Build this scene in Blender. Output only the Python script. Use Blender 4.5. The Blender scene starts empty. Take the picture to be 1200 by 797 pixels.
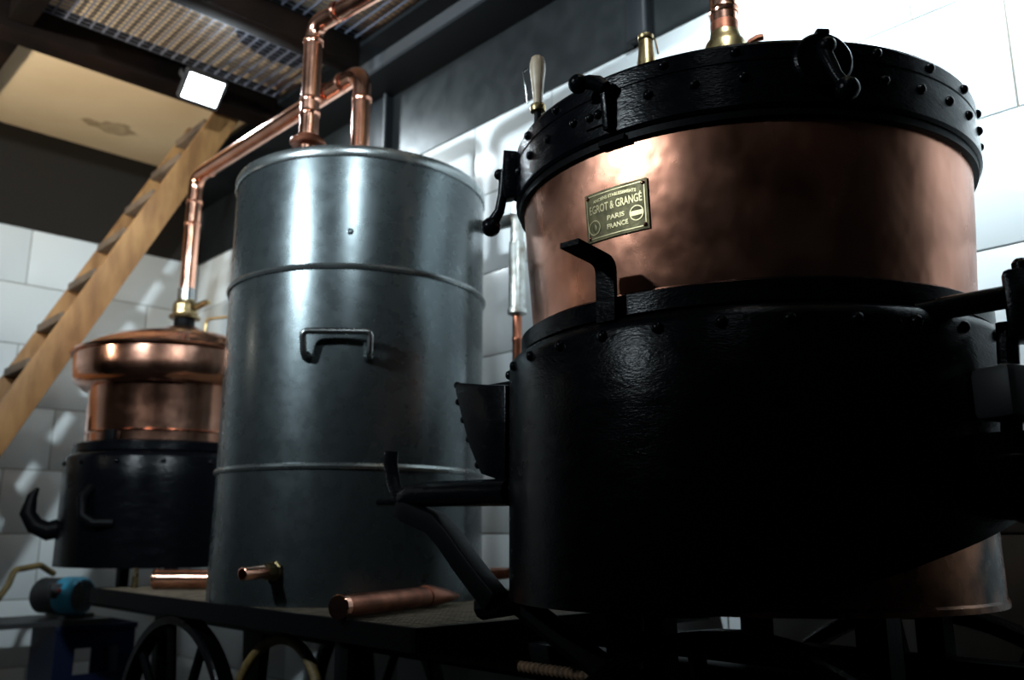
import bpy, bmesh, math, random
from mathutils import Vector, Matrix
random.seed(7)
sc = bpy.context.scene
col = sc.collection
H = 0.80                      # camera height above the floor; heights below are relative to the camera
PI = math.pi

# ------------------------------------------------------------------ camera
F = 1020.0
cam_d = bpy.data.cameras.new('camera'); cam = bpy.data.objects.new('camera', cam_d); col.objects.link(cam)
cam_d.sensor_fit = 'HORIZONTAL'; cam_d.sensor_width = 36.0; cam_d.lens = F / 1200 * 36.0
cam_d.clip_start = 0.02; cam_d.clip_end = 50
pitch = math.atan(227 / F); yaw = math.radians(43.7)
cam.location = (0, 0, H)
cam.rotation_euler = (PI / 2 + pitch, 0, -yaw)
cam_d.dof.use_dof = True; cam_d.dof.focus_distance = 1.12; cam_d.dof.aperture_fstop = 4.5
sc.camera = cam

# ------------------------------------------------------------------ world, exposure
w = bpy.data.worlds.new('world'); sc.world = w; w.use_nodes = True
w.node_tree.nodes['Background'].inputs[0].default_value = (0.55, 0.7, 1.0, 1)
w.node_tree.nodes['Background'].inputs[1].default_value = 0.004
sc.view_settings.view_transform = 'Standard'
sc.view_settings.look = 'None'
sc.view_settings.exposure = 0.0
sc.view_settings.gamma = 1.0
sc.view_settings.use_curve_mapping = False

# lamps of the room, plus an added fill for the plywood: (position, aim point, watts, colour, beam spread in degrees, face emission)
COOL = (0.80, 0.93, 1.0)
LAMPS = [
    ('visible', (1.165, 2.815, 1.545), (1.165, 1.6, 0.33), 9, COOL, 150, 30),
    ('main',    (-1.42, 1.45, 1.36), (1.65, 1.80, 1.30), 25, COOL, 78, 60),
    ('wall',    (0.62, 0.32, 1.60), (1.65, 0.50, 1.08), 20, COOL, 88, 30),
    ('entry',   (-0.35, 0.0, 1.50), (1.05, 3.5, 1.05), 12, COOL, 62, 30),
    ('up',      (-0.35, 2.9, 0.75), (1.1, 3.1, 1.66), 9, (1.0, 0.9, 0.75), 95, 30),  # added warm fill with a guessed source, brightens the plywood ceiling
]

# ------------------------------------------------------------------ materials
def mat(name, base, rough=0.5, metal=0.0, var=None, vscale=6.0, rvar=0.0, rscale=14.0, bump=0.0, bscale=60.0,
        bump2=0.0, b2scale=5.0, spec=0.5, coat=0.0, stretch=None, detail=4.0, aniso=0.0):
    m = bpy.data.materials.new(name); m.use_nodes = True
    nt = m.node_tree; N = nt.nodes; L = nt.links
    b = N['Principled BSDF']
    b.inputs['Base Color'].default_value = (*base, 1); b.inputs['Roughness'].default_value = rough
    b.inputs['Metallic'].default_value = metal; b.inputs['Specular IOR Level'].default_value = spec
    b.inputs['Coat Weight'].default_value = coat; b.inputs['Coat Roughness'].default_value = 0.12
    if aniso:
        b.inputs['Anisotropic'].default_value = aniso; tg = N.new('ShaderNodeTangent'); tg.direction_type = 'RADIAL'; tg.axis = 'Z'
        L.new(tg.outputs['Tangent'], b.inputs['Tangent'])
    tc = N.new('ShaderNodeTexCoord'); src = tc.outputs['Object']
    if stretch:
        mp = N.new('ShaderNodeMapping'); mp.inputs['Scale'].default_value = stretch
        L.new(src, mp.inputs['Vector']); src = mp.outputs['Vector']
    def noise(s, d=detail):
        n = N.new('ShaderNodeTexNoise'); n.inputs['Scale'].default_value = s; n.inputs['Detail'].default_value = d
        L.new(src, n.inputs['Vector']); return n
    if var is not None:
        n = noise(vscale); r = N.new('ShaderNodeValToRGB')
        r.color_ramp.elements[0].position = 0.38; r.color_ramp.elements[1].position = 0.66
        r.color_ramp.elements[0].color = (*base, 1); r.color_ramp.elements[1].color = (*var, 1)
        L.new(n.outputs['Fac'], r.inputs['Fac']); L.new(r.outputs['Color'], b.inputs['Base Color'])
    if rvar:
        n = noise(rscale); mr = N.new('ShaderNodeMapRange')
        mr.inputs['From Min'].default_value = 0.3; mr.inputs['From Max'].default_value = 0.7
        mr.inputs['To Min'].default_value = max(0.03, rough - rvar); mr.inputs['To Max'].default_value = rough + rvar
        L.new(n.outputs['Fac'], mr.inputs['Value']); L.new(mr.outputs['Result'], b.inputs['Roughness'])
    last = None
    for st, s, dist in ((bump, bscale, 0.002), (bump2, b2scale, 0.02)):
        if st:
            n = noise(s, 3.0); bp = N.new('ShaderNodeBump'); bp.inputs['Strength'].default_value = st
            bp.inputs['Distance'].default_value = dist
            L.new(n.outputs['Fac'], bp.inputs['Height'])
            if last: L.new(last.outputs['Normal'], bp.inputs['Normal'])
            L.new(bp.outputs['Normal'], b.inputs['Normal']); last = bp
    return m

M = {}
M['copper'] = mat('hammered_copper', (0.82, 0.385, 0.26), 0.235, 1.0, (0.43, 0.175, 0.108), 6.0, 0.09, 8.0, 0.12, 34, 0.22, 8.0, stretch=(1, 1, 0.8), aniso=0.62, detail=6.0)
M['copper_clean'] = mat('polished_copper', (0.84, 0.44, 0.31), 0.17, 1.0, (0.62, 0.29, 0.19), 8.0, 0.05, 12.0, 0.0, 40, 0.06, 12.0)
M['copper_dull'] = mat('dull_copper', (0.29, 0.11, 0.065), 0.42, 1.0, (0.15, 0.055, 0.033), 30.0, 0.1, 25.0, 0.1, 120)
M['copper_soot'] = mat('sooted_copper', (0.50, 0.22, 0.12), 0.28, 0.9, (0.012, 0.008, 0.006), 11.0, 0.1, 20.0, 0.2, 70)
M['black'] = mat('black_gloss_paint', (0.0016, 0.0020, 0.0030), 0.24, 0.0, rvar=0.05, rscale=20, bump=0.22, bscale=170, bump2=0.05, b2scale=22, spec=0.10, stretch=(1, 1, 2.6))
M['black_plain'] = mat('black_iron', (0.0022, 0.0024, 0.003), 0.45, 0.0, bump=0.2, bscale=130, spec=0.06)
M['zinc'] = mat('grey_metal_paint', (0.068, 0.082, 0.086), 0.28, 0.80, (0.062, 0.075, 0.079), 1.5, 0.03, 30, 0.03, 60, 0.04, 8.0, coat=0.05)
M['zinc_rim'] = mat('grey_rim_paint', (0.22, 0.24, 0.24), 0.28, 0.9, rvar=0.06)
M['steel'] = mat('bright_steel', (0.24, 0.25, 0.25), 0.28, 1.0, rvar=0.08)
M['galv'] = mat('galvanised_pipe', (0.55, 0.57, 0.55), 0.42, 0.6, (0.22, 0.19, 0.15), 26.0, 0.1, 30, 0.15, 90)
M['brass'] = mat('aged_brass', (0.36, 0.275, 0.135), 0.32, 1.0, (0.19, 0.14, 0.07), 40.0, 0.08, 40)
M['brass_plate'] = mat('brass_plate', (0.15, 0.13, 0.065), 0.48, 0.75, (0.085, 0.072, 0.038), 70.0, 0.08, 60, 0.15, 300)
M['brass_raised'] = mat('brass_lettering', (0.66, 0.56, 0.32), 0.38, 0.8, rvar=0.05)
M['wood'] = mat('pine_wood', (0.29, 0.150, 0.052), 0.65, 0.0, (0.17, 0.078, 0.024), 5.0, 0.05, 10, 0.1, 60, stretch=(4, 4, 1))
M['wood_dark'] = mat('weathered_tread', (0.11, 0.075, 0.048), 0.7, 0.0, (0.05, 0.034, 0.022), 8.0)
M['beam'] = mat('dark_beam', (0.010, 0.0055, 0.004), 0.8, 0.0, (0.004, 0.003, 0.0025), 4.0, bump=0.3, bscale=25, spec=0.04)
M['ply'] = mat('plywood_ceiling', (0.60, 0.47, 0.30), 0.7, 0.0, (0.54, 0.41, 0.25), 3.0)
M['tile'] = mat('white_glazed_tile', (0.62, 0.66, 0.67), 0.22, 0.0, (0.58, 0.62, 0.635), 1.0, bump=0.02, bscale=12)
M['grout'] = mat('grout', (0.16, 0.14, 0.11), 0.9)
M['panel'] = mat('grey_sheet_panel', (0.0115, 0.014, 0.015), 0.38, 0.2, (0.0095, 0.012, 0.013), 2.0, rvar=0.06)
M['panel_dark'] = mat('dark_brown_panel', (0.013, 0.0105, 0.008), 0.75, spec=0.2)
M['post'] = mat('dark_steel_post', (0.007, 0.009, 0.011), 0.5, spec=0.2)
M['ibeam'] = mat('lit_web_steel', (0.04, 0.043, 0.047), 0.5)
M['floor'] = mat('concrete_floor', (0.04, 0.04, 0.04), 0.7, 0.0, (0.03, 0.03, 0.03), 3.0)
M['darkwall'] = mat('dark_wall', (0.02, 0.02, 0.021), 0.85, spec=0.1)
M['grate'] = mat('galvanised_grating', (0.16, 0.18, 0.24), 0.5, 0.3)
M['grate_rust'] = mat('dusty_grating', (0.26, 0.215, 0.15), 0.6, 0.2, (0.14, 0.11, 0.08), 40)
M['handle_wood'] = mat('worn_wood_handle', (0.42, 0.34, 0.24), 0.5, 0.0, (0.26, 0.19, 0.12), 25, coat=0.3)
M['hose'] = mat('yellow_hose', (0.20, 0.135, 0.04), 0.6, 0.0, (0.10, 0.07, 0.03), 60)
M['rust'] = mat('rusty_rebar', (0.15, 0.085, 0.045), 0.8, 0.1, (0.08, 0.045, 0.024), 60)
M['blue'] = mat('blue_plastic', (0.03, 0.30, 0.48), 0.4)
M['navy'] = mat('dark_blue_plastic', (0.004, 0.009, 0.032), 0.5, spec=0.2)
M['dark_plastic'] = mat('dark_grey_plastic', (0.03, 0.03, 0.032), 0.5)
M['red'] = mat('red_switch', (0.10, 0.008, 0.006), 0.4)
def emis(name, c, s):
    m = bpy.data.materials.new(name); m.use_nodes = True; N = m.node_tree.nodes
    b = N['Principled BSDF']; b.inputs['Base Color'].default_value = (0.8, 0.8, 0.8, 1)
    b.inputs['Emission Color'].default_value = (*c, 1); b.inputs['Emission Strength'].default_value = s
    return m
# stained plywood: a water ring with a shape of its own
def stained_ply():
    m = M['ply']; nt = m.node_tree; N = nt.nodes; L = nt.links; b = N['Principled BSDF']
    src = b.inputs['Base Color'].links[0].from_socket
    tc = N.new('ShaderNodeTexCoord'); nz = N.new('ShaderNodeTexNoise'); nz.inputs['Scale'].default_value = 11
    nz.inputs['Detail'].default_value = 5
    L.new(tc.outputs['Object'], nz.inputs['Vector'])
    mp = N.new('ShaderNodeMapping'); mp.inputs['Location'].default_value = (-1.115, -3.607, 0)
    L.new(tc.outputs['Object'], mp.inputs['Vector'])
    mp2 = N.new('ShaderNodeMapping'); mp2.inputs['Scale'].default_value = (7.5, 13, 0)
    L.new(mp.outputs['Vector'], mp2.inputs['Vector'])
    ln = N.new('ShaderNodeVectorMath'); ln.operation = 'LENGTH'; L.new(mp2.outputs['Vector'], ln.inputs[0])
    ad = N.new('ShaderNodeMath'); ad.operation = 'MULTIPLY_ADD'; ad.inputs[1].default_value = 2.0; ad.inputs[2].default_value = -0.9
    L.new(nz.outputs['Fac'], ad.inputs[0])
    su = N.new('ShaderNodeMath'); su.operation = 'ADD'; L.new(ln.outputs['Value'], su.inputs[0]); L.new(ad.outputs[0], su.inputs[1])
    r = N.new('ShaderNodeValToRGB'); e = r.color_ramp.elements
    e[0].position = 0.0; e[0].color = (0.62, 0.62, 0.62, 1); e[1].position = 0.95; e[1].color = (0, 0, 0, 1)
    q = r.color_ramp.elements.new(0.72); q.color = (0.85, 0.85, 0.85, 1)
    q = r.color_ramp.elements.new(0.45); q.color = (0.45, 0.45, 0.45, 1)
    L.new(su.outputs[0], r.inputs['Fac'])
    mx = N.new('ShaderNodeMixRGB'); mx.inputs[2].default_value = (0.20, 0.135, 0.065, 1)
    L.new(r.outputs['Color'], mx.inputs[0]); L.new(src, mx.inputs[1]); L.new(mx.outputs[0], b.inputs['Base Color'])
M['ply_stained'] = M['ply']
M['ply'] = mat('plywood_upper', (0.60, 0.47, 0.29), 0.7, 0.0, (0.52, 0.40, 0.24), 4.0)
_keep = M['ply']; M['ply'] = M['ply_stained']; stained_ply(); M['ply'] = _keep

# ------------------------------------------------------------------ mesh helpers
class MB:
    def __init__(s): s.v = []; s.f = []
    def add(s, vs, fs):
        o = len(s.v); s.v += [tuple(v) for v in vs]; s.f += [tuple(i + o for i in f) for f in fs]; return s
    def box(s, c, size, rot=None):
        hx, hy, hz = (d / 2 for d in size)
        vs = [Vector((x, y, z)) for x in (-hx, hx) for y in (-hy, hy) for z in (-hz, hz)]
        if rot is not None: vs = [rot @ v for v in vs]
        vs = [v + Vector(c) for v in vs]
        return s.add(vs, [(0, 1, 3, 2), (4, 6, 7, 5), (0, 4, 5, 1), (2, 3, 7, 6), (0, 2, 6, 4), (1, 5, 7, 3)])
    def bb(s, x0, x1, y0, y1, z0, z1):
        return s.box(((x0 + x1) / 2, (y0 + y1) / 2, (z0 + z1) / 2), (x1 - x0, y1 - y0, z1 - z0))
    def lathe(s, prof, c=(0, 0, 0), axis=(0, 0, 1), seg=48, zfun=None):
        ax = Vector(axis).normalized(); q = Vector((0, 0, 1)).rotation_difference(ax)
        vs = []; fs = []; rings = []
        for r, z in prof:
            if r < 1e-6:
                rings.append([len(vs)]); vs.append(Vector((0, 0, z)))
            else:
                rings.append(list(range(len(vs), len(vs) + seg)))
                for k in range(seg):
                    a = 2 * PI * k / seg
                    zz = z if zfun is None else zfun(a, z)
                    vs.append(Vector((r * math.cos(a), r * math.sin(a), zz)))
        for a, b in zip(rings, rings[1:]):
            for k in range(seg):
                k2 = (k + 1) % seg
                if len(a) == 1 and len(b) == 1: continue
                if len(a) == 1: fs.append((a[0], b[k2], b[k]))
                elif len(b) == 1: fs.append((a[k], a[k2], b[0]))
                else: fs.append((a[k], a[k2], b[k2], b[k]))
        return s.add([q @ v + Vector(c) for v in vs], fs)
    def tube(s, pts, r, seg=14, caps=True, hollow=0.0):
        pts = [Vector(p) for p in pts]; n = len(pts)
        rs = r if isinstance(r, (list, tuple)) else [r] * n
        T = []
        for i in range(n):
            a = pts[max(i - 1, 0)]; b = pts[min(i + 1, n - 1)]; T.append((b - a).normalized())
        u = T[0].orthogonal().normalized(); vs = []; fs = []
        for i in range(n):
            if i: u = (T[i - 1].rotation_difference(T[i]) @ u)
            u = (u - T[i] * u.dot(T[i])).normalized(); v = T[i].cross(u)
            for k in range(seg):
                a = 2 * PI * k / seg; vs.append(pts[i] + (u * math.cos(a) + v * math.sin(a)) * rs[i])
        for i in range(n - 1):
            for k in range(seg):
                k2 = (k + 1) % seg
                fs.append((i * seg + k, i * seg + k2, (i + 1) * seg + k2, (i + 1) * seg + k))
        if caps:
            fs.append(tuple(range(seg))[::-1]); fs.append(tuple((n - 1) * seg + k for k in range(seg)))
        return s.add(vs, fs)
    def ball(s, c, r, seg=16, rings=10, sq=(1, 1, 1)):
        prof = [(r * math.sin(PI * i / rings), -r * math.cos(PI * i / rings)) for i in range(rings + 1)]
        prof[0] = (0, -r); prof[-1] = (0, r)
        m = MB().lathe(prof, seg=seg)
        return s.add([(v[0] * sq[0] + c[0], v[1] * sq[1] + c[1], v[2] * sq[2] + c[2]) for v in m.v], m.f)
    def prism(s, poly, o, ux, uy, d):      # polygon in plane (ux, uy) at o, extruded along vector d
        o = Vector(o); ux = Vector(ux); uy = Vector(uy); d = Vector(d); n = len(poly)
        a = [o + ux * p[0] + uy * p[1] for p in poly]
        return s.add(a + [p + d for p in a], [tuple(range(n))[::-1], tuple(range(n, 2 * n))] +
                     [(i, (i + 1) % n, (i + 1) % n + n, i + n) for i in range(n)])

def fillet(pts, r, n=7):
    P = [Vector(p) for p in pts]; out = [P[0]]
    for a, b, c in zip(P, P[1:], P[2:]):
        d1 = (a - b).normalized(); d2 = (c - b).normalized(); ang = d1.angle(d2)
        t = min(r / math.tan(ang / 2), (a - b).length * 0.49, (c - b).length * 0.49)
        p1 = b + d1 * t; p2 = b + d2 * t
        for i in range(n + 1):
            k = i / n; out.append(p1 * (1 - k) ** 2 + b * 2 * k * (1 - k) + p2 * k ** 2)
    out.append(P[-1]); return out

def rootloc(p):
    l = Vector((0, 0, 0))
    while p is not None: l = l + p.location; p = p.parent
    return l

def obj(name, mb, m, parent=None, bevel=0.0, smooth=True, angle=35, kind=None, at=None):
    """one mesh object from world coordinates (z relative to the camera)"""
    me = bpy.data.meshes.new(name)
    off = rootloc(parent)
    if parent is None and at is not None: off = Vector((at[0], at[1], at[2] + H))
    me.from_pydata([(v[0] - off.x, v[1] - off.y, v[2] + H - off.z) for v in mb.v], [], mb.f)
    bm = bmesh.new(); bm.from_mesh(me); bmesh.ops.recalc_face_normals(bm, faces=bm.faces)
    if bevel: bmesh.ops.bevel(bm, geom=[e for e in bm.edges if e.is_manifold and e.calc_face_angle(0) > 0.5], offset=bevel, segments=2, affect='EDGES', profile=0.5)
    bm.to_mesh(me); bm.free()
    if smooth:
        me.shade_smooth(); me.set_sharp_from_angle(angle=math.radians(angle))
    me.materials.append(M[m] if isinstance(m, str) else m)
    o = bpy.data.objects.new(name, me); col.objects.link(o); o.parent = parent
    if parent is None and at is not None: o.location = off
    if kind: o['kind'] = kind
    return o

def thing(name, label, cat, loc, group=None):
    o = bpy.data.objects.new(name, None); col.objects.link(o); o.empty_display_size = 0.05
    o.location = (loc[0], loc[1], loc[2] + H); o['label'] = label; o['category'] = cat
    if group: o['group'] = group
    return o
def tag(o, label, cat, group=None):
    o['label'] = label; o['category'] = cat
    if group: o['group'] = group
    return o
def struct(name, mb, m, parent=None, **k):
    o = obj(name, mb, m, parent, **k)
    if parent is None: o['kind'] = 'structure'
    return o
def place(me, name, loc, parent, rot=None):
    """another object of a shared mesh; loc in world coordinates with z relative to the camera"""
    o = bpy.data.objects.new(name, me); col.objects.link(o); o.parent = parent
    off = rootloc(parent)
    o.location = (loc[0] - off.x, loc[1] - off.y, loc[2] + H - off.z)
    if rot is not None: o.rotation_euler = rot
    return o
def shared(mb, m, bevel=0.0, angle=40):
    me = bpy.data.meshes.new('piece'); me.from_pydata(mb.v, [], mb.f)
    bm = bmesh.new(); bm.from_mesh(me); bmesh.ops.recalc_face_normals(bm, faces=bm.faces)
    if bevel: bmesh.ops.bevel(bm, geom=bm.edges[:], offset=bevel, segments=2, affect='EDGES', profile=0.5)
    bm.to_mesh(me); bm.free(); me.shade_smooth(); me.set_sharp_from_angle(angle=math.radians(angle))
    me.materials.append(M[m]); return me
def pol(c, r, deg, z): a = math.radians(deg); return Vector((c[0] + r * math.cos(a), c[1] + r * math.sin(a), z))

# ------------------------------------------------------------------ the room
XW, YW, ZE, ZC = 1.65, 3.868, 1.2375, 1.665
TW, TH, TG = 0.33, 0.25, 0.0035
FL = -H
X0, Y0 = -1.9, -1.6
struct('floor', MB().bb(X0 - .1, XW + .1, Y0 - .1, YW + .1, FL - 0.1, FL), 'floor')
wr = struct('wall_right', MB().bb(XW + .006, XW + .12, Y0, YW + .12, FL, 1.95), 'grout')
we = struct('wall_end', MB().bb(X0, XW + .006, YW + .006, YW + .12, FL, 1.95), 'grout')
struct('wall_left', MB().bb(X0 - .1, X0, Y0, YW + .12, FL, 1.95), 'darkwall')
struct('wall_back', MB().bb(X0, XW + .12, Y0 - .1, Y0, FL, 1.95), 'darkwall')
struct('ceiling', MB().bb(X0 - .1, XW + .12, Y0 - .1, YW + .12, 1.95, 2.05), 'darkwall')
cache = {}
def tile(parent, wall, a0, a1, z0, z1):
    g = TG / 2; la = round(a1 - a0 - 2 * g, 4); lz = round(z1 - z0 - 2 * g, 4)
    if la < 0.02: return
    key = (wall, la, lz)
    if key not in cache:
        mb = MB()
        if wall == 'R': mb.box((0, 0, 0), (0.010, la, lz))
        else: mb.box((0, 0, 0), (la, 0.010, lz))
        cache[key] = shared(mb, 'tile', 0.0015)
    am = (a0 + a1) / 2; zm = (z0 + z1) / 2
    d = 0.005 + random.uniform(0, 0.0006)
    p = (XW + d, am, zm) if wall == 'R' else (am, YW + d, zm)
    rx = random.uniform(-.0012, .0012); ry = random.uniform(-.0012, .0012)
    place(cache[key], 'tile', p, parent, (0, ry, rx) if wall == 'R' else (ry, 0, rx))
for row in range(-4, 5):
    z0 = max(row * TH, FL + 0.002); z1 = min(row * TH + TH, ZE)
    if z1 - z0 < 0.03: continue
    base_r = 1.5645 if row % 2 == 0 else 1.5645 + TW / 2
    base_e = 0.9345 if row % 2 == 0 else 0.9345 + TW / 2
    y = base_r - TW * 12
    while y < YW:
        a0 = max(y, -0.9); a1 = min(y + TW, YW - 0.001)
        if a1 - a0 > 0.02: tile(wr, 'R', a0, a1, z0, z1)
        y += TW
    x = base_e - TW * 12
    while x < XW:
        a0 = max(x, -0.7); a1 = min(x + TW, XW - 0.001)
        if a1 - a0 > 0.02: tile(we, 'E', a0, a1, z0, z1)
        x += TW
# upper cladding
for ya, yb in ((Y0, 1.20), (1.262, 2.33), (2.42, YW - 0.01)):
    obj('panel', MB().bb(XW - .004, XW + .006, ya, yb, ZE, 1.95), 'panel', wr)
obj('panel', MB().bb(X0, XW - .006, YW - .004, YW + .006, ZE, 1.95), 'panel_dark', we)
for ya, yb in ((1.20, 1.262), (2.33, 2.42)):
    p = struct('trim_1' if ya < 2 else 'trim_2', MB().bb(1.615, XW - .004, ya, yb, ZE + .002, 1.508), 'post', bevel=0.002)
    obj('flange', MB().bb(1.607, 1.615, ya - .004, ya + .003, ZE + .002, 1.508), 'ibeam', p)

# steel I-beam along the right wall and dark timber beams
def beam(name, mb, m, label, cat='beam', group=None, bevel=0.003):
    o = obj(name, mb, m, None, bevel=bevel); return tag(o, label, cat, group)
tb = thing('steel_beam', 'long dark steel I-beam, its web coloured as lit, fixed along the top of the right wall', 'beam', (1.575, 1.2, 1.51))
obj('bottom_flange', MB().bb(1.50, XW - .005, Y0, YW - .005, 1.510, 1.522), 'post', tb)
obj('web', MB().bb(1.575, 1.59, Y0, YW - .005, 1.522, 1.645), 'ibeam', tb)  # web lighter than the flanges: the light on it is put into the colour
obj('top_flange', MB().bb(1.50, XW - .005, Y0, YW - .005, 1.645, 1.662), 'post', tb)
beam('ceiling_beam', MB().bb(-0.60, 1.50, 2.90, 3.00, 1.572, 1.70), 'beam', 'dark timber ceiling beam carrying the lit floodlight', group='timber ceiling beams')
beam('ceiling_beam', MB().bb(0.63, 1.50, 2.33, 2.41, 1.572, 1.70), 'beam', 'dark timber ceiling beam above the tall copper riser on the grey tank', group='timber ceiling beams')
beam('ceiling_beam', MB().bb(0.555, 0.625, 3.002, YW - .01, 1.60, 1.70), 'beam', 'short dark beam along the edge of the stained plywood panel', group='timber ceiling beams')
beam('ceiling_beam', MB().bb(0.555, 0.625, Y0 + .01, 2.898, 1.60, 1.70), 'beam', 'long dark beam along the edge of the ceiling gratings', group='timber ceiling beams')
beam('ceiling_beam', MB().bb(0.63, 1.50, 0.9, 0.98, 1.572, 1.70), 'beam', 'dark timber ceiling beam above the big copper still', group='timber ceiling beams')
# plywood ceiling at the end of the room
pl = obj('plywood_panel', MB().bb(0.63, XW - .008, 3.002, YW - .006, ZC, ZC + 0.02), 'ply_stained')
tag(pl, 'pale water-stained plywood ceiling panel behind the lit beam', 'panel')
up = obj('mezzanine_deck', MB().bb(0.63, 1.645, -0.6, 2.998, 1.6955, 1.715), 'ply')
rg = obj('dark_sheet', MB().prism([(1.06, 2.46), (1.20, 2.42), (1.49, 2.42), (1.49, 2.66), (1.36, 2.70), (1.22, 2.66), (1.13, 2.56)], (0, 0, 1.688), (1, 0, 0), (0, 1, 0), (0, 0, .006)), 'post')  # irregular dark piece between the grating and the deck boards
tag(rg, 'ragged dark sheet lying on top of the ceiling grating by the crossbeam', 'sheet')
tag(up, 'plywood deck boards seen through the ceiling grating', 'deck')
# ceiling gratings
def ceil_grate(y0, y1, x0, x1, label):
    t = thing('ceiling_grating', label, 'grating', ((x0 + x1) / 2, y0, ZC), 'ceiling gratings')
    mb = MB(); x = x0
    while x <= x1:
        mb.bb(x - .0022, x + .0022, y0, y1, ZC, ZC + .008); x += 0.040
    obj('bearing_bars', mb, 'grate', t, smooth=False, kind='stuff')
    mb = MB(); y = y0
    while y <= y1:
        mb.bb(x0, x1, y - .0016, y + .0016, ZC + .002, ZC + .005); y += 0.024
    obj('cross_rods', mb, 'grate', t, smooth=False, kind='stuff')
    for yy in (y0, y1 - .004): obj('frame_bar', MB().bb(x0, x1, yy, yy + .004, ZC, ZC + .03), 'post', t, smooth=False)
ceil_grate(2.412, 2.898, 0.635, 1.50, 'metal ceiling grating between the two dark crossbeams beside the floodlight')
ceil_grate(0.985, 2.328, 0.635, 1.50, 'yellowish metal ceiling grating beside the steel beam')
ceil_grate(2.2, 2.89, 0.20, 0.55, 'metal ceiling grating on the far side of the lengthwise beam')

# ------------------------------------------------------------------ floodlights
def flood(key, loc, aim, watts, colr, spread, es, label):
    w_, h_ = (0.125, 0.092)
    t = thing('floodlight', label, 'floodlight', loc)
    d = (Vector(aim) - Vector(loc)).normalized()
    right = d.cross(Vector((0, 0, 1))).normalized(); upv = right.cross(d)
    R = Matrix((right, upv, -d)).transposed()           # local -Z = beam direction
    L = Vector(loc)
    b = MB().box((0, 0, 0.022), (w_ + .018, h_ + .018, 0.03))
    def tr(mb): mb.v = [tuple(R @ Vector(v) + L) for v in mb.v]; return mb
    hs = obj('housing', tr(b), 'dark_plastic', t, bevel=0.004)
    fr = MB()
    for sx in (-1, 1): fr.box((sx * (w_ / 2 + .005), 0, 0.004), (0.008, h_ + .018, 0.008))
    for sy in (-1, 1): fr.box((0, sy * (h_ / 2 + .005), 0.004), (w_ + .002, 0.008, 0.008))
    obj('bezel', tr(fr), 'dark_plastic', t)
    g = MB().box((0, 0, 0.003), (w_, h_, 0.004))
    obj('lens', tr(g), emis('lamp_lens_' + key, colr, es), t)
    br = MB()
    for sx in (-1, 1): br.box((sx * (w_ / 2 + .013), 0.02, 0.035), (0.003, 0.02, 0.06))
    br.box((0, 0.02, 0.065), (w_ + .029, 0.02, 0.003))
    obj('bracket', tr(br), 'dark_plastic', t)
    ld = bpy.data.lights.new('floodlight_beam', 'AREA'); ld.shape = 'RECTANGLE'; ld.size = w_; ld.size_y = h_
    ld.energy = watts; ld.color = colr; ld.spread = math.radians(spread)
    lo = bpy.data.objects.new('floodlight_beam', ld); col.objects.link(lo); lo.parent = t
    lo.matrix_local = Matrix.Translation(d * 0.004) @ R.to_4x4()
LBL = {'visible': 'lit LED floodlight hanging on the dark ceiling beam',
       'main': 'LED floodlight lighting the tank, out across the room',
       'wall': 'LED floodlight hung above the big still by the tiled wall',
       'entry': 'LED floodlight up behind the photographer aimed at the ladder',
       'up': 'added unseen warm fill light aimed up at the plywood ceiling'}
for k, loc, aim, wt, c, s, es in LAMPS: flood(k, loc, aim, wt, c, s, es, LBL[k])

# ------------------------------------------------------------------ the trolley that carries everything
SX, SY = 1.156, 0.697        # big still
TX, TY = 1.156, 1.753        # tank
CX, CY = 1.156, 2.788        # small still
DX0, DX1, DY0, DY1, DZ = 0.845, 1.62, 1.095, 2.50, -0.14
tr = thing('iron_trolley', 'black wheeled iron trolley with a mesh deck under the tank', 'trolley', (1.17, 1.6, FL))
fr = MB()
fr.bb(DX0, DX0 + .012, DY0, DY1, DZ - .036, DZ); fr.bb(DX1 - .012, DX1, DY0, DY1, DZ - .036, DZ)
fr.bb(DX0, DX1, DY0, DY0 + .012, DZ - .036, DZ); fr.bb(DX0, DX1, DY1 - .012, DY1, DZ - .036, DZ)
for y in (1.45, 1.8, 2.15): fr.bb(DX0 + .01, DX1 - .01, y - .012, y + .012, DZ - .034, DZ - .008)
obj('deck_frame', fr, 'black_plain', tr)
mb = MB(); y = DY0 + .012
while y < 2.48:
    mb.bb(DX0 + .01, DX1 - .01, y - .002, y + .002, DZ - .006, DZ - .0005); y += 0.013
x = DX0 + .02
while x < DX1 - .01:
    mb.bb(x - .003, x + .003, DY0 + .01, 2.48, DZ - .005, DZ - .001); x += 0.024
obj('deck_mesh', mb, 'grate_rust', tr, smooth=False, kind='stuff')
for x in (1.10, 1.40):
    obj('chassis_rail', MB().bb(x - .025, x + .025, 0.15, 3.15, -.235, -.178), 'black_plain', tr, bevel=0.003)
for x, y in ((0.885, 1.325), (1.40, 1.325), (1.10, 2.62), (1.40, 2.62)):
    obj('leg', MB().bb(x - .02, x + .02, y - .02, y + .02, FL, -.236 if y > 2 or x > 1 else -.177), 'black_plain', tr, bevel=0.002)
for y in (0.58, 2.06):
    obj('axle', MB().tube([(0.80, y, -.453 if y < 1 else -.49), (1.52, y, -.453 if y < 1 else -.49)], 0.02), 'black_plain', tr)
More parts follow.
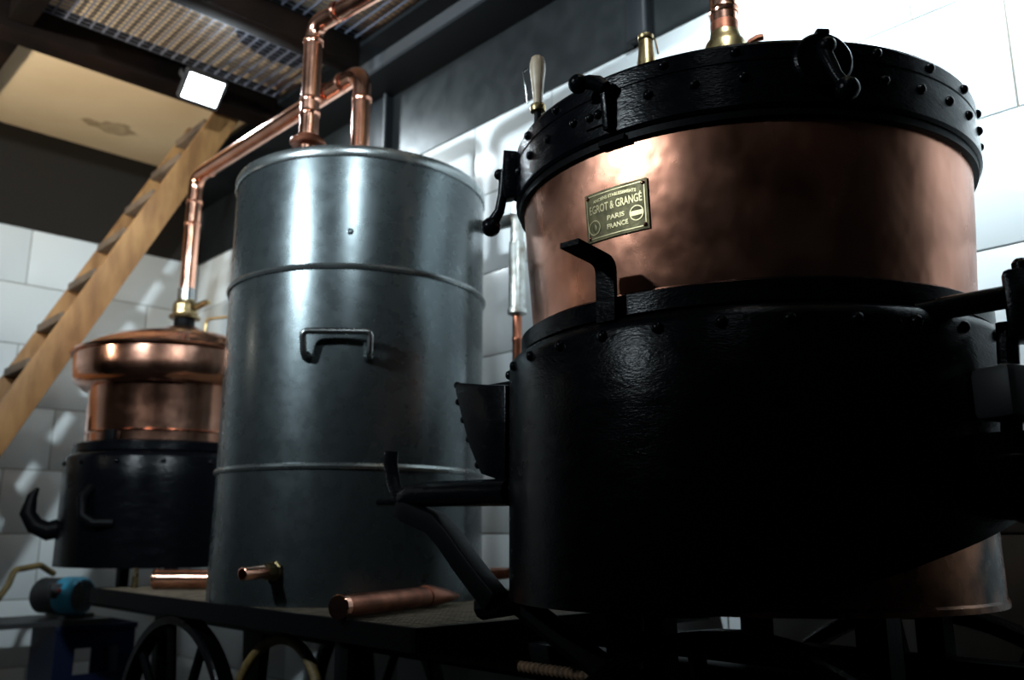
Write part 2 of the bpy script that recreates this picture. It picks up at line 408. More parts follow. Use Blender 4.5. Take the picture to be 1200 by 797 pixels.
def wheel(x, y, R):
    zc = FL + R + .002
    t = obj('wheel', MB().lathe([(R - .022, -.02), (R - .004, -.02), (R, -.016), (R, .016), (R - .004, .02), (R - .022, .02), (R - .022, -.02)], (x, y, zc), (1, 0, 0), 64), 'black', tr)
    obj('hub', MB().lathe([(0, -.045), (.03, -.045), (.045, -.03), (.045, .03), (.03, .045), (0, .045)], (x, y, zc), (1, 0, 0), 24), 'black_plain', t)
    for k in range(10):
        a = 2 * PI * k / 10 + .15
        obj('spoke', MB().tube([(x, y + math.cos(a) * .03, zc + math.sin(a) * .03), (x, y + math.cos(a) * (R - .015), zc + math.sin(a) * (R - .015))], 0.011, 8), 'black_plain', t)
for x in (0.905, 1.455):
    wheel(x, 0.58, 0.345); wheel(x, 2.06, 0.308)
for x in (1.10, 1.40):
    obj('axle_bracket', MB().prism([(-.05, 0), (.05, 0), (.025, -.24), (-.025, -.24)], (x - .012, 0.58, -.225), (0, 1, 0), (0, 0, 1), (.024, 0, 0)), 'black_plain', tr)
    obj('axle_bracket', MB().prism([(-.05, 0), (.05, 0), (.025, -.24), (-.025, -.24)], (x - .012, 2.06, -.225), (0, 1, 0), (0, 0, 1), (.024, 0, 0)), 'black_plain', tr)
obj('diagonal_brace', MB().tube([(0.95, 1.06, -.112), (0.95, .98, -.100), (0.95, .90, -.139), (0.95, 0.66, -.25)], 0.020, 10), 'black_plain', tr)
obj('stand_post', MB().bb(.935, .965, .702, .732, -.30, -.0905), 'black_plain', tr)

obj('deck_light_block', MB().bb(DX0 + .012, DX1 - .012, DY0 + .012, DY1 - .012, DZ - .009, DZ - .0065), 'grate_rust', tr, smooth=False)  # solid sheet added under the mesh to keep light off the wall below

# ------------------------------------------------------------------ the big copper still
def furnace(name, label, C, Rj, ztop, zbot, edge, skirtR, cR, rivet_deg, z_r):
    t = thing(name, label, 'furnace', (C[0], C[1], zbot))
    prof = [(cR, ztop + .004), (Rj - .030, ztop + .004), (Rj - .014, ztop), (Rj - .005, ztop - .007), (Rj, ztop - .018), (Rj, 0.15), (Rj, .05), (Rj, -9), (Rj - .006, -9)]
    def zf(a, z): return edge(math.degrees(a) % 360) if z == -9 else z
    j = obj('jacket', MB().lathe(prof, (C[0], C[1], 0), seg=120, zfun=zf), 'black', t)
    ring = MB().lathe([(cR + .003, ztop + .005), (cR + .022, ztop + .005), (cR + .022, ztop + .030), (cR + .016, ztop + .034), (cR + .003, ztop + .034)], (C[0], C[1], 0), seg=96)
    obj('top_ring', ring, 'black', t)
    rv = shared(MB().lathe([(0.0075, 0), (.0072, .0025), (.0052, .0055), (.0025, .0068), (0, .007)], seg=14), 'black')
    a = 0
    for a in rivet_deg:
        p = pol(C, Rj - .001, a, z_r); place(rv, 'rivet', p, j, (0, PI / 2, math.radians(a)))
    return t, j
def edge_big(d):
    pts = [(0, -.03), (60, -.085), (100, -.092), (200, -.090), (212, -.080), (227, -.056), (243, -.026), (258, .0), (265, .012), (290, .045), (320, .03), (360, -.03)]
    for (a, za), (b, zb) in zip(pts, pts[1:]):
        if a <= d <= b: return za + (zb - za) * (d - a) / (b - a)
S = (SX, SY)
ft, fj = furnace('iron_furnace', 'big black riveted furnace drum holding the large copper still', S, 0.3585, 0.258, -0.09, edge_big, 0.345, 0.318,
                 [a + 3.5 for a in range(120, 300, 12)], 0.236)
obj('copper_base', MB().lathe([(.312, .20), (.315, .10), (.3155, -.080), (.3185, -.083), (.3185, -.090), (.29, -.090)], (SX, SY, 0), seg=96), 'copper_soot', ft)
obj('bottom_plate', MB().lathe([(0, -.088), (.305, -.088), (.305, -.080), (0, -.080)], (SX, SY, 0), seg=64), 'black_plain', ft)
for p in (Vector((1.10, .50, 0)), Vector((1.10, .90, 0)), Vector((1.40, .55, 0)), Vector((1.40, .85, 0))):
    obj('foot', MB().bb(p.x - .02, p.x + .02, p.y - .02, p.y + .02, -.1775, -.0885), 'black_plain', ft)
# latch bar bent outward on the shoulder
a = math.radians(184); rr = Vector((math.cos(a), math.sin(a), 0)); tt = Vector((-math.sin(a), math.cos(a), 0)); up_ = Vector((0, 0, 1))
o = Vector((SX, SY, 0))
def flatbar(pts, wv, th, base=None):      # strip with width vector, thickness given by normals
    mb = MB(); P = [Vector(p) for p in pts]; n = len(P); vs = []
    for i in range(n):
        d = (P[min(i + 1, n - 1)] - P[max(i - 1, 0)]).normalized(); nn = d.cross(wv).normalized() * th / 2; ww = wv / 2
        vs += [P[i] + ww + nn, P[i] - ww + nn, P[i] - ww - nn, P[i] + ww - nn]
    fs = [(0, 1, 2, 3), tuple((n - 1) * 4 + k for k in (3, 2, 1, 0))]
    for i in range(n - 1):
        for k in range(4): fs.append((i * 4 + k, i * 4 + (k + 1) % 4, (i + 1) * 4 + (k + 1) % 4, (i + 1) * 4 + k))
    return mb.add(vs, fs)
obj('latch_bar', flatbar(fillet([o + rr * .352 + up_ * .255, o + rr * .352 + up_ * .332, o + rr * .425 + up_ * .338], .016, 5), tt * .028, .007), 'black', ft)
# gusset bracket with bolts on the far side of the drum
gx = 0.90
gu = obj('gusset_bracket', MB().prism([(.957, .222), (1.000, .228), (1.073, .240), (1.076, .228), (1.062, .190), (1.040, .135), (1.012, .090), (.957, .075)], (gx, 0, 0), (0, 1, 0), (0, 0, 1), (.03, 0, 0)), 'black', ft, bevel=.002)
bt = shared(MB().lathe([(0.006, 0), (.006, .004), (.004, .007), (0, .008)], seg=10), 'black')
for y, z in ((1.075, .236), (1.071, .208), (1.058, .178), (1.044, .146), (1.022, .104)):
    place(bt, 'bolt', (gx + .006, y, z), gu, (-PI / 2 + .25, 0, 0))
obj('gusset_tie', MB().bb(gx + .02, gx + .05, .95, 1.04, .215, .232), 'black', ft)
# carrying arm with its curved stay
ar = obj('carrying_arm', MB().tube([(.90, .945, .060), (.90, 1.176, .064), (.90, 1.199, .058), (.90, 1.213, .045)], [.0205, .0205, .0195, .011], 16), 'black', ft)
arm_in = MB().tube([(.90, .95, .060), (.95, .90, .055)], .0195, 12)
obj('arm_root', arm_in, 'black', ft)
obj('arm_stay', flatbar([(.90, 1.210, .047), (.90, 1.187, .034), (.90, 1.153, .025), (.90, 1.119, .016), (.90, 1.086, -.007), (.90, 1.046, -.042), (.90, 1.007, -.073), (.90, .973, -.098)], Vector((.034, 0, 0)), .034), 'black_plain', ft, bevel=.004)
obj('arm_plate', flatbar([(.894, 1.237, .139), (.894, 1.239, .118), (.894, 1.226, .079), (.896, 1.209, .051)], Vector((.0175, -.0165, 0)), .009), 'black', ft, bevel=.001)
obj('pin', MB().tube([(.889, 1.264, .053), (.90, 1.204, .052)], .006, 10), 'black', ft)
# outlet tube, clamp block and stoke-hole on the right
q0 = pol(S, .335, 247, .252); q1 = Vector((1.072, .300, .264))
obj('outlet_tube', MB().tube([q0, q1], .0135, 16), 'black', ft)
cb = obj('clamp_block', MB().box((1.080, .285, .252), (.050, .045, .082), Matrix.Rotation(.25, 3, 'Z')), 'black', ft, bevel=.008)
obj('bolt', MB().lathe([(.010, 0), (.010, .008), (.006, .013), (0, .014)], (1.072, .285, .292), (0, 0, 1), 12), 'black', cb)
hp = Vector((1.098, .310, .155))
obj('hand_block', MB().box(hp, (.10, .052, .062), Matrix.Rotation(-.35, 3, 'Z')), 'dark_plastic', ft, bevel=.010)
obj('ash_bowl', MB().lathe([(0, -.075), (.030, -.066), (.050, -.042), (.058, -.010), (.059, .022), (.054, .025), (.050, .0), (0, -.02)], (1.105, .322, .085), seg=32), 'black', ft)
obj('ash_bowl_rim', MB().lathe([(.0585, -.008), (.0605, -.006), (.0605, -.002), (.0585, 0)], (1.105, .322, .085), seg=32), 'black', ft)
obj('door_frame', MB().tube([(1.10, .315, .24), (1.10, .330, .02)], .012, 10), 'black', ft)

# pot
st = thing('copper_still', 'large copper pot still with a black riveted rim and brass plate', 'still', (SX, SY, 0.262))
pot = obj('pot', MB().lathe([(.300, .262), (.3175, .264), (.3195, .285), (.3225, .32), (.3285, .40), (.3325, .46), (.3355, .505), (.3365, .52), (.30, .52)], (SX, SY, 0), seg=128), 'copper', st)
bd = obj('rim_band', MB().lathe([(.334, .500), (.3445, .502), (.348, .506), (.348, .5595), (.3466, .5610), (.3466, .5625), (.348, .564), (.348, .584), (.346, .588), (.32, .590), (.318, .585), (.318, .51)], (SX, SY, 0), seg=128), 'black', st, angle=25)
obj('rim_gasket', MB().lathe([(.334, .492), (.342, .492), (.3425, .5015), (.334, .5015)], (SX, SY, 0), seg=96), 'black_plain', st)
obj('lid', MB().lathe([(.330, .5885), (.325, .592), (.25, .640), (.15, .700), (.08, .745), (.045, .760), (0, .765)], (SX, SY, 0), seg=96), 'black', st)
rv = shared(MB().lathe([(0.0066, 0), (.0064, .0022), (.0046, .0048), (.0022, .0060), (0, .0063)], seg=14), 'black')
for k in range(36):
    a = 0.3 + 9.72 * k
    if 100 < a < 320 and all(abs(a - c) > 6.5 for c in (229,)): place(rv, 'rivet', pol(S, .3475, a, .541), bd, (0, PI / 2, math.radians(a)))
for k in range(25):
    a = 8.4 + 14.6 * k
    if 100 < a < 320 and all(abs(a - c) > 5 for c in (229,)): place(rv, 'rivet', pol(S, .3475, a, .576), bd, (0, PI / 2, math.radians(a)))
def clamp(a, mode):
    ar_ = math.radians(a); r = Vector((math.cos(ar_), math.sin(ar_), 0)); t = Vector((-math.sin(ar_), math.cos(ar_), 0)); z = Vector((0, 0, 1))
    c = Vector((SX, SY, 0))
    P = lambda rad, tt_, zz: c + r * rad + t * tt_ + z * zz
    if mode == 'front':
        cl = obj('clamp', MB().lathe([(0, -.006), (.032, -.006), (.036, -.003), (.036, .005), (.033, .008), (0, .008)], P(.358, .0, .551), r, 40), 'black', st)
        obj('clamp_notch', MB().box(P(.362, .0, .5855), (.016, .016, .008), Matrix.Rotation(ar_, 3, 'Z')), 'black_plain', cl, bevel=.002)
        obj('clamp_screw', MB().lathe([(.011, 0), (.011, .008), (.0085, .013), (.004, .016), (0, .0165)], P(.365, .002, .565), r, 20), 'black', cl)
        lv = [P(.366, 0, .562), P(.374, .001, .545), P(.380, .006, .522), P(.386, .012, .506)]
        obj('lever', MB().tube(lv, [.0095, .0085, .0075, .008], 12), 'black', cl)
        k = P(.388, .014, .500); obj('lever_knob', MB().ball(k, .0145), 'black', cl)
    elif mode == 'side':
        cl = obj('clamp', flatbar([P(.3575, 0, .590), P(.359, 0, .565), P(.359, 0, .535), P(.356, 0, .512)], t * .024, .022), 'black', st, bevel=.002)
        obj('clamp_screw', MB().ball(P(.374, -.006, .556), .009), 'black', cl)
        lv = [P(.366, 0, .560), P(.369, 0, .520), P(.374, -.004, .494), P(.385, -.010, .476)]
        obj('lever', MB().tube(lv, [.009, .008, .008, .010], 12), 'black', cl)
        obj('lever_knob', MB().ball(P(.387, -.011, .470), .0155), 'black', cl)
    else:
        pl_ = MB()
        n = 10; vs = []
        for i in range(n + 1):
            aa = ar_ + math.radians(-5.2 + 5.6 * i / n)
            for rad, zz in ((.3475, .520), (.3515, .520), (.3515, .556), (.3475, .556)): vs.append((SX + rad * math.cos(aa), SY + rad * math.sin(aa), zz))
        fs = [(0, 1, 2, 3), tuple(n * 4 + k for k in (3, 2, 1, 0))]
        for i in range(n):
            for k in range(4): fs.append((i * 4 + k, i * 4 + (k + 1) % 4, (i + 1) * 4 + (k + 1) % 4, (i + 1) * 4 + k))
        cl = obj('clamp', pl_.add(vs, fs), 'black', st)
        for d in (-3.9, -1.6): place(rv, 'rivet', pol(S, .351, a + d, .535), cl, (0, PI / 2, math.radians(a + d)))
        obj('clamp_bar', flatbar([P(.354, .007, .506), P(.357, .007, .545), P(.360, .006, .566)], t * .009, .012), 'black', cl, bevel=.001)
        lv = [P(.362, .010, .562), P(.365, .001, .570), P(.370, -.010, .574), P(.376, -.020, .573)]
        obj('lever', MB().tube(lv, [.009, .0105, .0095, .0085], 12), 'black', cl)
        obj('lever_knob', MB().ball(P(.377, -.022, .573), .0135, sq=(1, 1, .95)), 'black', cl)
        obj('clamp_foot', flatbar([P(.338, .006, .494), P(.347, .006, .496)], t * .04, .008), 'black_plain', cl)
clamp(229, 'front'); clamp(184.5, 'top'); clamp(139, 'side')

# brass maker's plate
def Rpot(z): return .3195 + (.3355 - .3195) * (z - .285) / (.505 - .285)
PA, PZ0, PZ1 = 184.2, .3725, .4380
PWD = 0.0965; PHT = PZ1 - PZ0
def onpot(x, y, d):
    z = PZ0 + PHT / 2 + y; R = Rpot(z) + d; a = math.radians(PA) + x / Rpot(PZ0 + PHT / 2)
    return (SX + R * math.cos(a), SY + R * math.sin(a), z)
def curved_slab(w_, h_, d0, d1, nx=16, x0=0, y0=0, rc=.003):
    mb = MB(); vs = []; 
    for d in (d0, d1):
        for i in range(nx + 1):
            x = x0 - w_ / 2 + w_ * i / nx
            for y in (y0 - h_ / 2, y0 + h_ / 2): vs.append(onpot(x, y, d))
    m = 2 * (nx + 1); fs = []
    for i in range(nx):
        a = 2 * i; fs += [(a, a + 1, a + 3, a + 2), (m + a, m + a + 2, m + a + 3, m + a + 1), (a, a + 2, m + a + 2, m + a), (a + 1, m + a + 1, m + a + 3, a + 3)]
    fs += [(0, m, m + 1, 1), (m - 2, m - 1, 2 * m - 1, 2 * m - 2)]
    return mb.add(vs, fs)
plate = obj('name_plate', curved_slab(PWD, PHT, .0005, .0030), 'brass_plate', st); plate['label'] = 'engraved brass name plate'
bd_ = MB()
for (w_, h_, x0, y0) in ((PWD - .012, .0012, 0, PHT / 2 - .004), (PWD - .012, .0012, 0, -PHT / 2 + .004)):
    m = curved_slab(w_, h_, .003, .0037, 16, x0, y0); bd_.add(m.v, m.f)
for sx in (-1, 1):
    m = curved_slab(.0012, PHT - .016, .003, .0037, 1, sx * (PWD / 2 - .004), 0); bd_.add(m.v, m.f)
obj('plate_border', bd_, 'brass_raised', plate)
pr = shared(MB().lathe([(0.0030, 0), (.0028, .0012), (.0016, .0022), (0, .0025)], seg=12), 'copper_clean')
for sx in (-1, 1):
    for sy in (-1, 1):
        p = onpot(sx * (PWD / 2 - .0055), sy * (PHT / 2 - .0055), .003)
        a = math.atan2(p[1] - SY, p[0] - SX); place(pr, 'rivet', p, plate, (0, PI / 2, a))
def text(body, size, x0, y0, sx=1.0, arc=0.0):
    cu = bpy.data.curves.new('t', 'FONT'); cu.body = body; cu.size = size; cu.align_x = 'CENTER'; cu.align_y = 'CENTER'
    cu.extrude = 0.0004; cu.resolution_u = 3; cu.offset = 0.00018
    to = bpy.data.objects.new('t', cu); col.objects.link(to)
    bpy.context.view_layer.update()
    me = bpy.data.meshes.new_from_object(to.evaluated_get(bpy.context.evaluated_depsgraph_get()))
    bpy.data.objects.remove(to); bpy.data.curves.remove(cu)
    mb = MB(); vs = []
    for v in me.vertices:
        x = v.co.x * sx + x0; y = v.co.y + y0 + arc * (v.co.x * sx) ** 2
        vs.append(onpot(x, y, .0034 + v.co.z))
    mb.add(vs, [tuple(p.vertices) for p in me.polygons]); bpy.data.meshes.remove(me)
    o = obj('lettering', mb, 'brass_raised', plate, smooth=False); return o
text('ANCIENS ETABLISSEMENTS', .0058, 0.000, .0220, 0.95, -2.0)
text('EGROT & GRANGÉ', .0150, 0.000, .0090, 0.64)
text('PARIS', .0088, .001, -.0070, 1.25)
text('FRANCE', .0088, .003, -.0185, 1.0)
for (x0, y0, r) in ((-.0335, -.0145, .0100), (.0320, -.0100, .0100)):
    mb = MB(); n = 32; vs = []
    for rad, d in ((r, .003), (r, .0040), (r - .0012, .0040), (r - .0012, .0031)):
        for k in range(n): vs.append(onpot(x0 + rad * math.cos(2 * PI * k / n), y0 + rad * math.sin(2 * PI * k / n), d))
    fs = []
    for j in range(3):
        for k in range(n): fs.append((j * n + k, j * n + (k + 1) % n, (j + 1) * n + (k + 1) % n, (j + 1) * n + k))
    obj('medal', mb.add(vs, fs), 'brass_raised', plate)
m = curved_slab(.0165, .0062, .003, .0038, 6, .0320, -.0100); obj('medal_band', m, 'brass_raised', plate)
m = MB(); n = 20; vs = []
for rad, d in ((.0062, .003), (.0055, .0038), (.002, .0042)):
    for k in range(n): vs.append(onpot(-.0335 + rad * math.cos(2 * PI * k / n) * .7, -.0145 + rad * math.sin(2 * PI * k / n), d))
fs = [(j * n + k, j * n + (k + 1) % n, (j + 1) * n + (k + 1) % n, (j + 1) * n + k) for j in range(2) for k in range(n)] + [tuple(2 * n + k for k in range(n))]
obj('medal_relief', m.add(vs, fs), 'brass_plate', plate)

# fittings on the lid
nk = thing('lid_coupling', 'brass coupling on the lid of the large still', 'coupling', (SX, SY, .762))
obj('coupling_base', MB().lathe([(.035, .766), (.035, .784), (.032, .792), (.0265, .799), (.0250, .805), (.0240, .811), (0, .811)], (SX, SY, 0), seg=40), 'brass', nk)
obj('coupling_collar', MB().lathe([(.0215, .8115), (.0235, .812), (.0235, .829), (.0215, .8295)], (SX, SY, 0), seg=32), 'copper_dull', nk)
lv = obj('lid_lever', MB().tube([(1.150, .655, .766), (1.152, .650, .774), (1.158, .640, .779), (1.163, .632, .780)], [.004, .005, .006, .005], 10), 'copper_dull'); tag(lv, 'small dull copper lever poking up over the lid rim', 'lever')
vf = thing('lid_valve', 'small brass safety valve on the lid of the large still', 'valve', (1.083, .805, .70))
obj('valve_body', MB().lathe([(.016, .70), (.016, .775), (.0135, .79), (.012, .812), (.0105, .816), (0, .817)], (1.083, .805, 0), seg=20), 'brass', vf)
obj('valve_cap', MB().lathe([(.0125, .8165), (.0135, .818), (.0135, .824), (.006, .828), (0, .829)], (1.083, .805, 0), seg=20), 'brass', vf)
obj('valve_wire', MB().tube([(1.096, .790, .79), (1.092, .792, .815), (1.084, .80, .83)], .0016, 6), 'brass', vf)
hx, hy = .930, .912
hd = thing('tap_handle', 'worn wooden tap handle standing on the lid rim', 'handle', (hx, hy, .617))
obj('spindle', MB().tube([(hx, hy, .617), (hx, hy, .672)], .007, 12), 'black_plain', hd)
obj('ferrule', MB().lathe([(.008, .668), (.0125, .670), (.0135, .675), (.0125, .681), (.008, .684)], (hx, hy, 0), seg=20), 'brass', hd)
obj('grip', MB().lathe([(.0075, .683), (.0085, .700), (.0105, .722), (.0130, .742), (.0132, .755), (.0105, .766), (.005, .7705), (0, .771)], (hx, hy, 0), seg=24), 'handle_wood', hd)
obj('wire', MB().tube([(hx - .012, hy + .012, .685), (hx - .014, hy + .014, .715), (hx - .017, hy + .017, .742), (hx - .012, hy + .012, .748)], .0016, 6), 'steel', hd)

# ------------------------------------------------------------------ the grey tank
tk = thing('water_tank', 'tall grey metal cooling tank with two bead rings between the stills', 'tank', (TX, TY, DZ))
TR = .3040
body = obj('tank_body', MB().lathe([(0, DZ), (TR + .003, DZ), (TR + .003, DZ + .02), (TR, .10), (TR, .40), (TR - .001, .79), (TR - .001, .815), (.29, .818)], (TX, TY, 0), seg=128), 'zinc', tk)
obj('tank_rim', MB().lathe([(TR - .004, .806), (TR + .001, .803), (TR + .0035, .807), (TR + .0035, .824), (TR + .001, .829), (TR - .008, .829), (TR - .012, .822)], (TX, TY, 0), seg=128), 'zinc_rim', tk)
obj('tank_lid', MB().lathe([(TR - .006, .820), (.15, .835), (0, .838)], (TX, TY, 0), seg=64), 'zinc', tk)
for z in (.553, .133):
    obj('bead_ring', MB().lathe([(TR - .002, z - .008), (TR + .004, z - .0055), (TR + .0068, z), (TR + .004, z + .0055), (TR - .002, z + .008)], (TX, TY, 0), seg=128), 'zinc_rim', tk)
T_ = (TX, TY)
h0, h1 = 217.3, 241.0
hp_ = [pol(T_, TR - .002, h0, .356), pol(T_, TR + .022, h0, .358), pol(T_, TR + .034, h0, .405), pol(T_, TR + .034, h1, .405), pol(T_, TR + .022, h1, .358), pol(T_, TR - .002, h1, .356)]
han = obj('handle', MB().tube(fillet(hp_, .012, 5), .0068, 12), 'steel', tk)
for a in (h0, h1): obj('handle_weld', MB().ball(pol(T_, TR + .004, a, .357), .011), 'zinc', han)
tp0 = pol(T_, TR - .002, 208.7, -.072); dirv = (pol((0, 0), 1, 226, 0) + Vector((-.25, .15, 0))).normalized(); dirv = Vector((-.93, -.25, -.03)).normalized()
nt_ = obj('tap_nut', MB().lathe([(.010, -.004), (.020, -.004), (.020, .006), (.017, .008), (.017, .026), (.0135, .030)], tp0, dirv, 8), 'brass', tk, angle=25)
tb_ = MB(); tb_.lathe([(.0125, .02), (.0125, .085), (.0105, .086), (.0100, .03), (0, .03)], tp0, dirv, 24); obj('tap_spout', tb_, 'copper_clean', tk)
obj('weld_dent', MB().ball(pol(T_, TR - .0172, 232, .63), .0185), 'zinc', tk)
# overflow pipe on the tank's side by the wall
vp = thing('overflow_pipe', 'galvanised overflow pipe with copper tail between tank and tiled wall', 'pipe', (1.40, 1.447, .2))
px, py = 1.40, 1.447
obj('elbow', MB().tube(fillet([(px - .03, py + .17, .752), (px - .005, py + .03, .752), (px, py, .752), (px, py, .69)], .03, 8), .0165, 16), 'galv', vp)
obj('socket', MB().lathe([(.0155, .690), (.0195, .690), (.0195, .682), (.0205, .680), (.0205, .525), (.0235, .522), (.0235, .512), (.012, .506), (0, .506)], (px, py, 0), seg=28), 'galv', vp)
tail = obj('copper_tail', MB().lathe([(.0115, .507), (.0115, .455), (.0128, .453), (.0128, .445), (.0115, .443), (.0115, .14), (0, .14)], (px, py, 0), seg=20), 'copper_dull', vp)
obj('tail_bend', MB().tube(fillet([(px, py, .145), (px, py, -.085), (px - .10, py + .12, -.10)], .03, 6), .0115, 14), 'copper_dull', vp)
# drain stub by the platform
ds = obj('drain_stub', MB().tube([(1.395, 1.530, -.088), (1.440, 1.47, -.088)], [.012, .012], 14), 'copper_dull'); tag(ds, 'short drain stub at the foot of the grey tank near the wall', 'pipe')

# ------------------------------------------------------------------ copper vapour pipes
def pipe_thing(name, label, path, r, fr_, collars, base):
    t = thing(name, label, 'pipe', base)
    P = fillet(path, fr_, 9)
    obj('tube', MB().tube(P, r, 24), 'copper_clean', t)
    for c, d in collars:
        obj('collar', MB().lathe([(r - .001, -.006), (r + .0016, -.0055), (r + .0024, -.002), (r + .0010, .0), (r + .0024, .002), (r + .0016, .0055), (r - .001, .006)], c, d, 28), 'copper_clean', t)
    return t
AX, AY = 0.978, 1.728
pa = pipe_thing('vapour_pipe', 'copper pipe rising from the tank and crossing over to the large still',
    [(AX, AY, .838), (AX, AY, 1.222), (SX, SY, 1.262), (SX, SY, .830)], .0225, .040,
    [((AX, AY, 1.175), (0, 0, 1)), ((AX, AY, 1.02), (0, 0, 1)), ((AX, AY, .985), (0, 0, 1)), ((AX + .010, AY - .085, 1.225), (.178, -1.03, .04)), ((SX, SY, .851), (0, 0, 1)), ((SX, SY, 1.18), (0, 0, 1))], (AX, AY, .838))
obj('riser_flange', MB().lathe([(.022, .900), (.040, .902), (.043, .908), (.040, .915), (.030, .918), (.027, .926), (.022, .926)], (AX, AY, 0), seg=32), 'copper_dull', pa)
BX, BY = 1.180, 1.815
pb = pipe_thing('vapour_pipe', 'copper pipe running from the small still down into the tank',
    [(CX, CY, .778), (CX, CY, 1.205), (BX, BY, 1.215), (BX, BY, .835)], .0245, .055,
    [((CX, CY, 1.11), (0, 0, 1)), ((CX, CY, 1.03), (0, 0, 1)), ((CX + .006, CY - .09, 1.207), (.069, -.983, .02)), ((BX - .012, BY + .17, 1.213), (.069, -.983, .02)), ((BX - .006, BY + .09, 1.214), (.069, -.983, .02)), ((BX, BY, 1.13), (0, 0, 1))], (CX, CY, .72))
obj('tail_sleeve', MB().lathe([(.024, .755), (.0285, .757), (.0285, .80), (.024, .803)], (CX, CY, 0), seg=24), 'steel', pb)

# ------------------------------------------------------------------ the small still behind
C = (CX, CY)
def edge_small(d): return -.095
f2, j2 = furnace('iron_furnace', 'black furnace drum with a hook under the small copper still', C, 0.312, 0.235, -0.095, edge_small, .3, 0.268, [a + 3 for a in range(120, 300, 24)], 0.205)
obj('bottom_plate', MB().lathe([(0, -.095), (.306, -.095), (.306, -.085), (0, -.085)], (CX, CY, 0), seg=48), 'black_plain', f2)
for p in (Vector((1.10, 2.60, 0)), Vector((1.10, 2.97, 0)), Vector((1.40, 2.64, 0)), Vector((1.40, 2.94, 0))):
    obj('foot', MB().bb(p.x - .015, p.x + .015, p.y - .015, p.y + .015, -.1775, -.0955), 'black_plain', f2)
k0 = pol(C, .300, 163, .02); tdir = Vector((-.93, .37, 0))
hk = [k0 - tdir * .01, k0 + tdir * .035 + Vector((0, 0, -.012)), k0 + tdir * .07 + Vector((0, 0, .004)), k0 + tdir * .092 + Vector((0, 0, .04)), k0 + tdir * .085 + Vector((0, 0, .09)), k0 + tdir * .072 + Vector((0, 0, .115))]
obj('hook', MB().tube(hk, [.030, .029, .026, .023, .014, .005], 14), 'black_plain', f2)
obj('shoulder_lug', MB().box(pol(C, .285, 150, .248), (.025, .025, .03)), 'black_plain', f2, bevel=.003)
obj('front_hook', MB().tube([pol(C, .31, 205, .13), pol(C, .34, 205, .10), pol(C, .345, 207, .05), pol(C, .335, 212, .03), pol(C, .31, 220, .03)], .014, 10), 'black_plain', f2)
s2 = thing('copper_still', 'small copper still with an overhanging copper lid behind the tank', 'still', (CX, CY, .24))
obj('pot', MB().lathe([(.24, .24), (.263, .243), (.264, .296), (.267, .300), (.264, .304), (.2645, .44), (.268, .455), (.24, .455)], (CX, CY, 0), seg=96), 'copper_clean', s2)
obj('lid_skirt', MB().lathe([(.262, .442), (.285, .443), (.308, .462), (.315, .475), (.317, .500), (.318, .545), (.30, .545)], (CX, CY, 0), seg=96), 'copper_clean', s2)
obj('lid_dome', MB().lathe([(.316, .546), (.327, .548), (.330, .553), (.327, .559), (.31, .562), (.28, .585), (.23, .610), (.16, .632), (.08, .650), (.055, .664), (0, .668)], (CX, CY, 0), seg=96), 'copper_clean', s2)
obj('latch', MB().box(pol(C, .268, 207, .272), (.02, .035, .055), Matrix.Rotation(math.radians(207), 3, 'Z')), 'black_plain', s2, bevel=.002)
obj('neck', MB().lathe([(.040, .655), (.034, .668), (.032, .705), (0, .705)], (CX, CY, 0), seg=28), 'black_plain', s2)
nut = obj('union_nut', MB().lathe([(.030, .697), (.050, .698), (.052, .704), (.046, .709), (.041, .712), (.041, .742), (.036, .752), (.030, .758), (.026, .775), (.024, .776)], (CX, CY, 0), seg=12), 'brass', s2, angle=25)
obj('nut_lug', MB().tube([(CX + .02, CY - .04, .735), (CX + .035, CY - .075, .747), (CX + .04, CY - .09, .745)], [.012, .010, .007], 10), 'brass', nut)
hh = [(CX + .03, CY - .10, .63), (CX + .03, CY - .10, .685), (CX + .075, CY - .19, .685), (CX + .075, CY - .19, .60)]
obj('lid_handle', MB().tube(fillet(hh, .02, 5), .005, 10), 'brass', s2)

# ------------------------------------------------------------------ loose things on the trolley
ct = thing('copper_tube', 'dull copper tube with a pinched end lying on the mesh deck', 'tube', (.95, 1.33, DZ))
a0 = Vector((.828, 1.283, DZ + .021)); a1 = Vector((1.085, 1.375, DZ + .021)); ax = (a1 - a0).normalized()
tip = a1 + ax * .125 + Vector((0, 0, -.008))
obj('tube', MB().tube([a0 + ax * .007, a1], .0195, 20), 'copper_dull', ct)
obj('end_cap', MB().lathe([(0, 0), (.0195, 0), (.021, .002), (.021, .014), (.0197, .015)], a0, ax, 24), 'copper_clean', ct)
# pinched end: a tapering flattened tube
mb = MB(); vs = []; n = 16
side = ax.cross(Vector((0, 0, 1))).normalized()
for k, (d, rw, rh) in enumerate(((-.004, .0215, .0215), (.01, .0215, .0212), (.05, .023, .0165), (.09, .018, .010), (.118, .006, .004))):
    c = a1 + ax * d + Vector((0, 0, -(0.0195 - rh) * .35))
    for i in range(n):
        t = 2 * PI * i / n; vs.append(c + side * rw * math.cos(t) + Vector((0, 0, 1)) * rh * math.sin(t))
fs = [tuple(range(n))[::-1], tuple(4 * n + i for i in range(n))] + [(j * n + i, j * n + (i + 1) % n, (j + 1) * n + (i + 1) % n, (j + 1) * n + i) for j in range(4) for i in range(n)]
obj('pinched_end', mb.add(vs, fs), 'copper_dull', ct)
c2 = thing('copper_tube', 'bright copper pipe end lying between tank and small furnace', 'tube', (1.0, 2.27, DZ))
obj('tube', MB().tube([(.945, 2.33, DZ + .026), (1.075, 2.195, DZ + .026)], .0245, 20), 'copper_clean', c2)
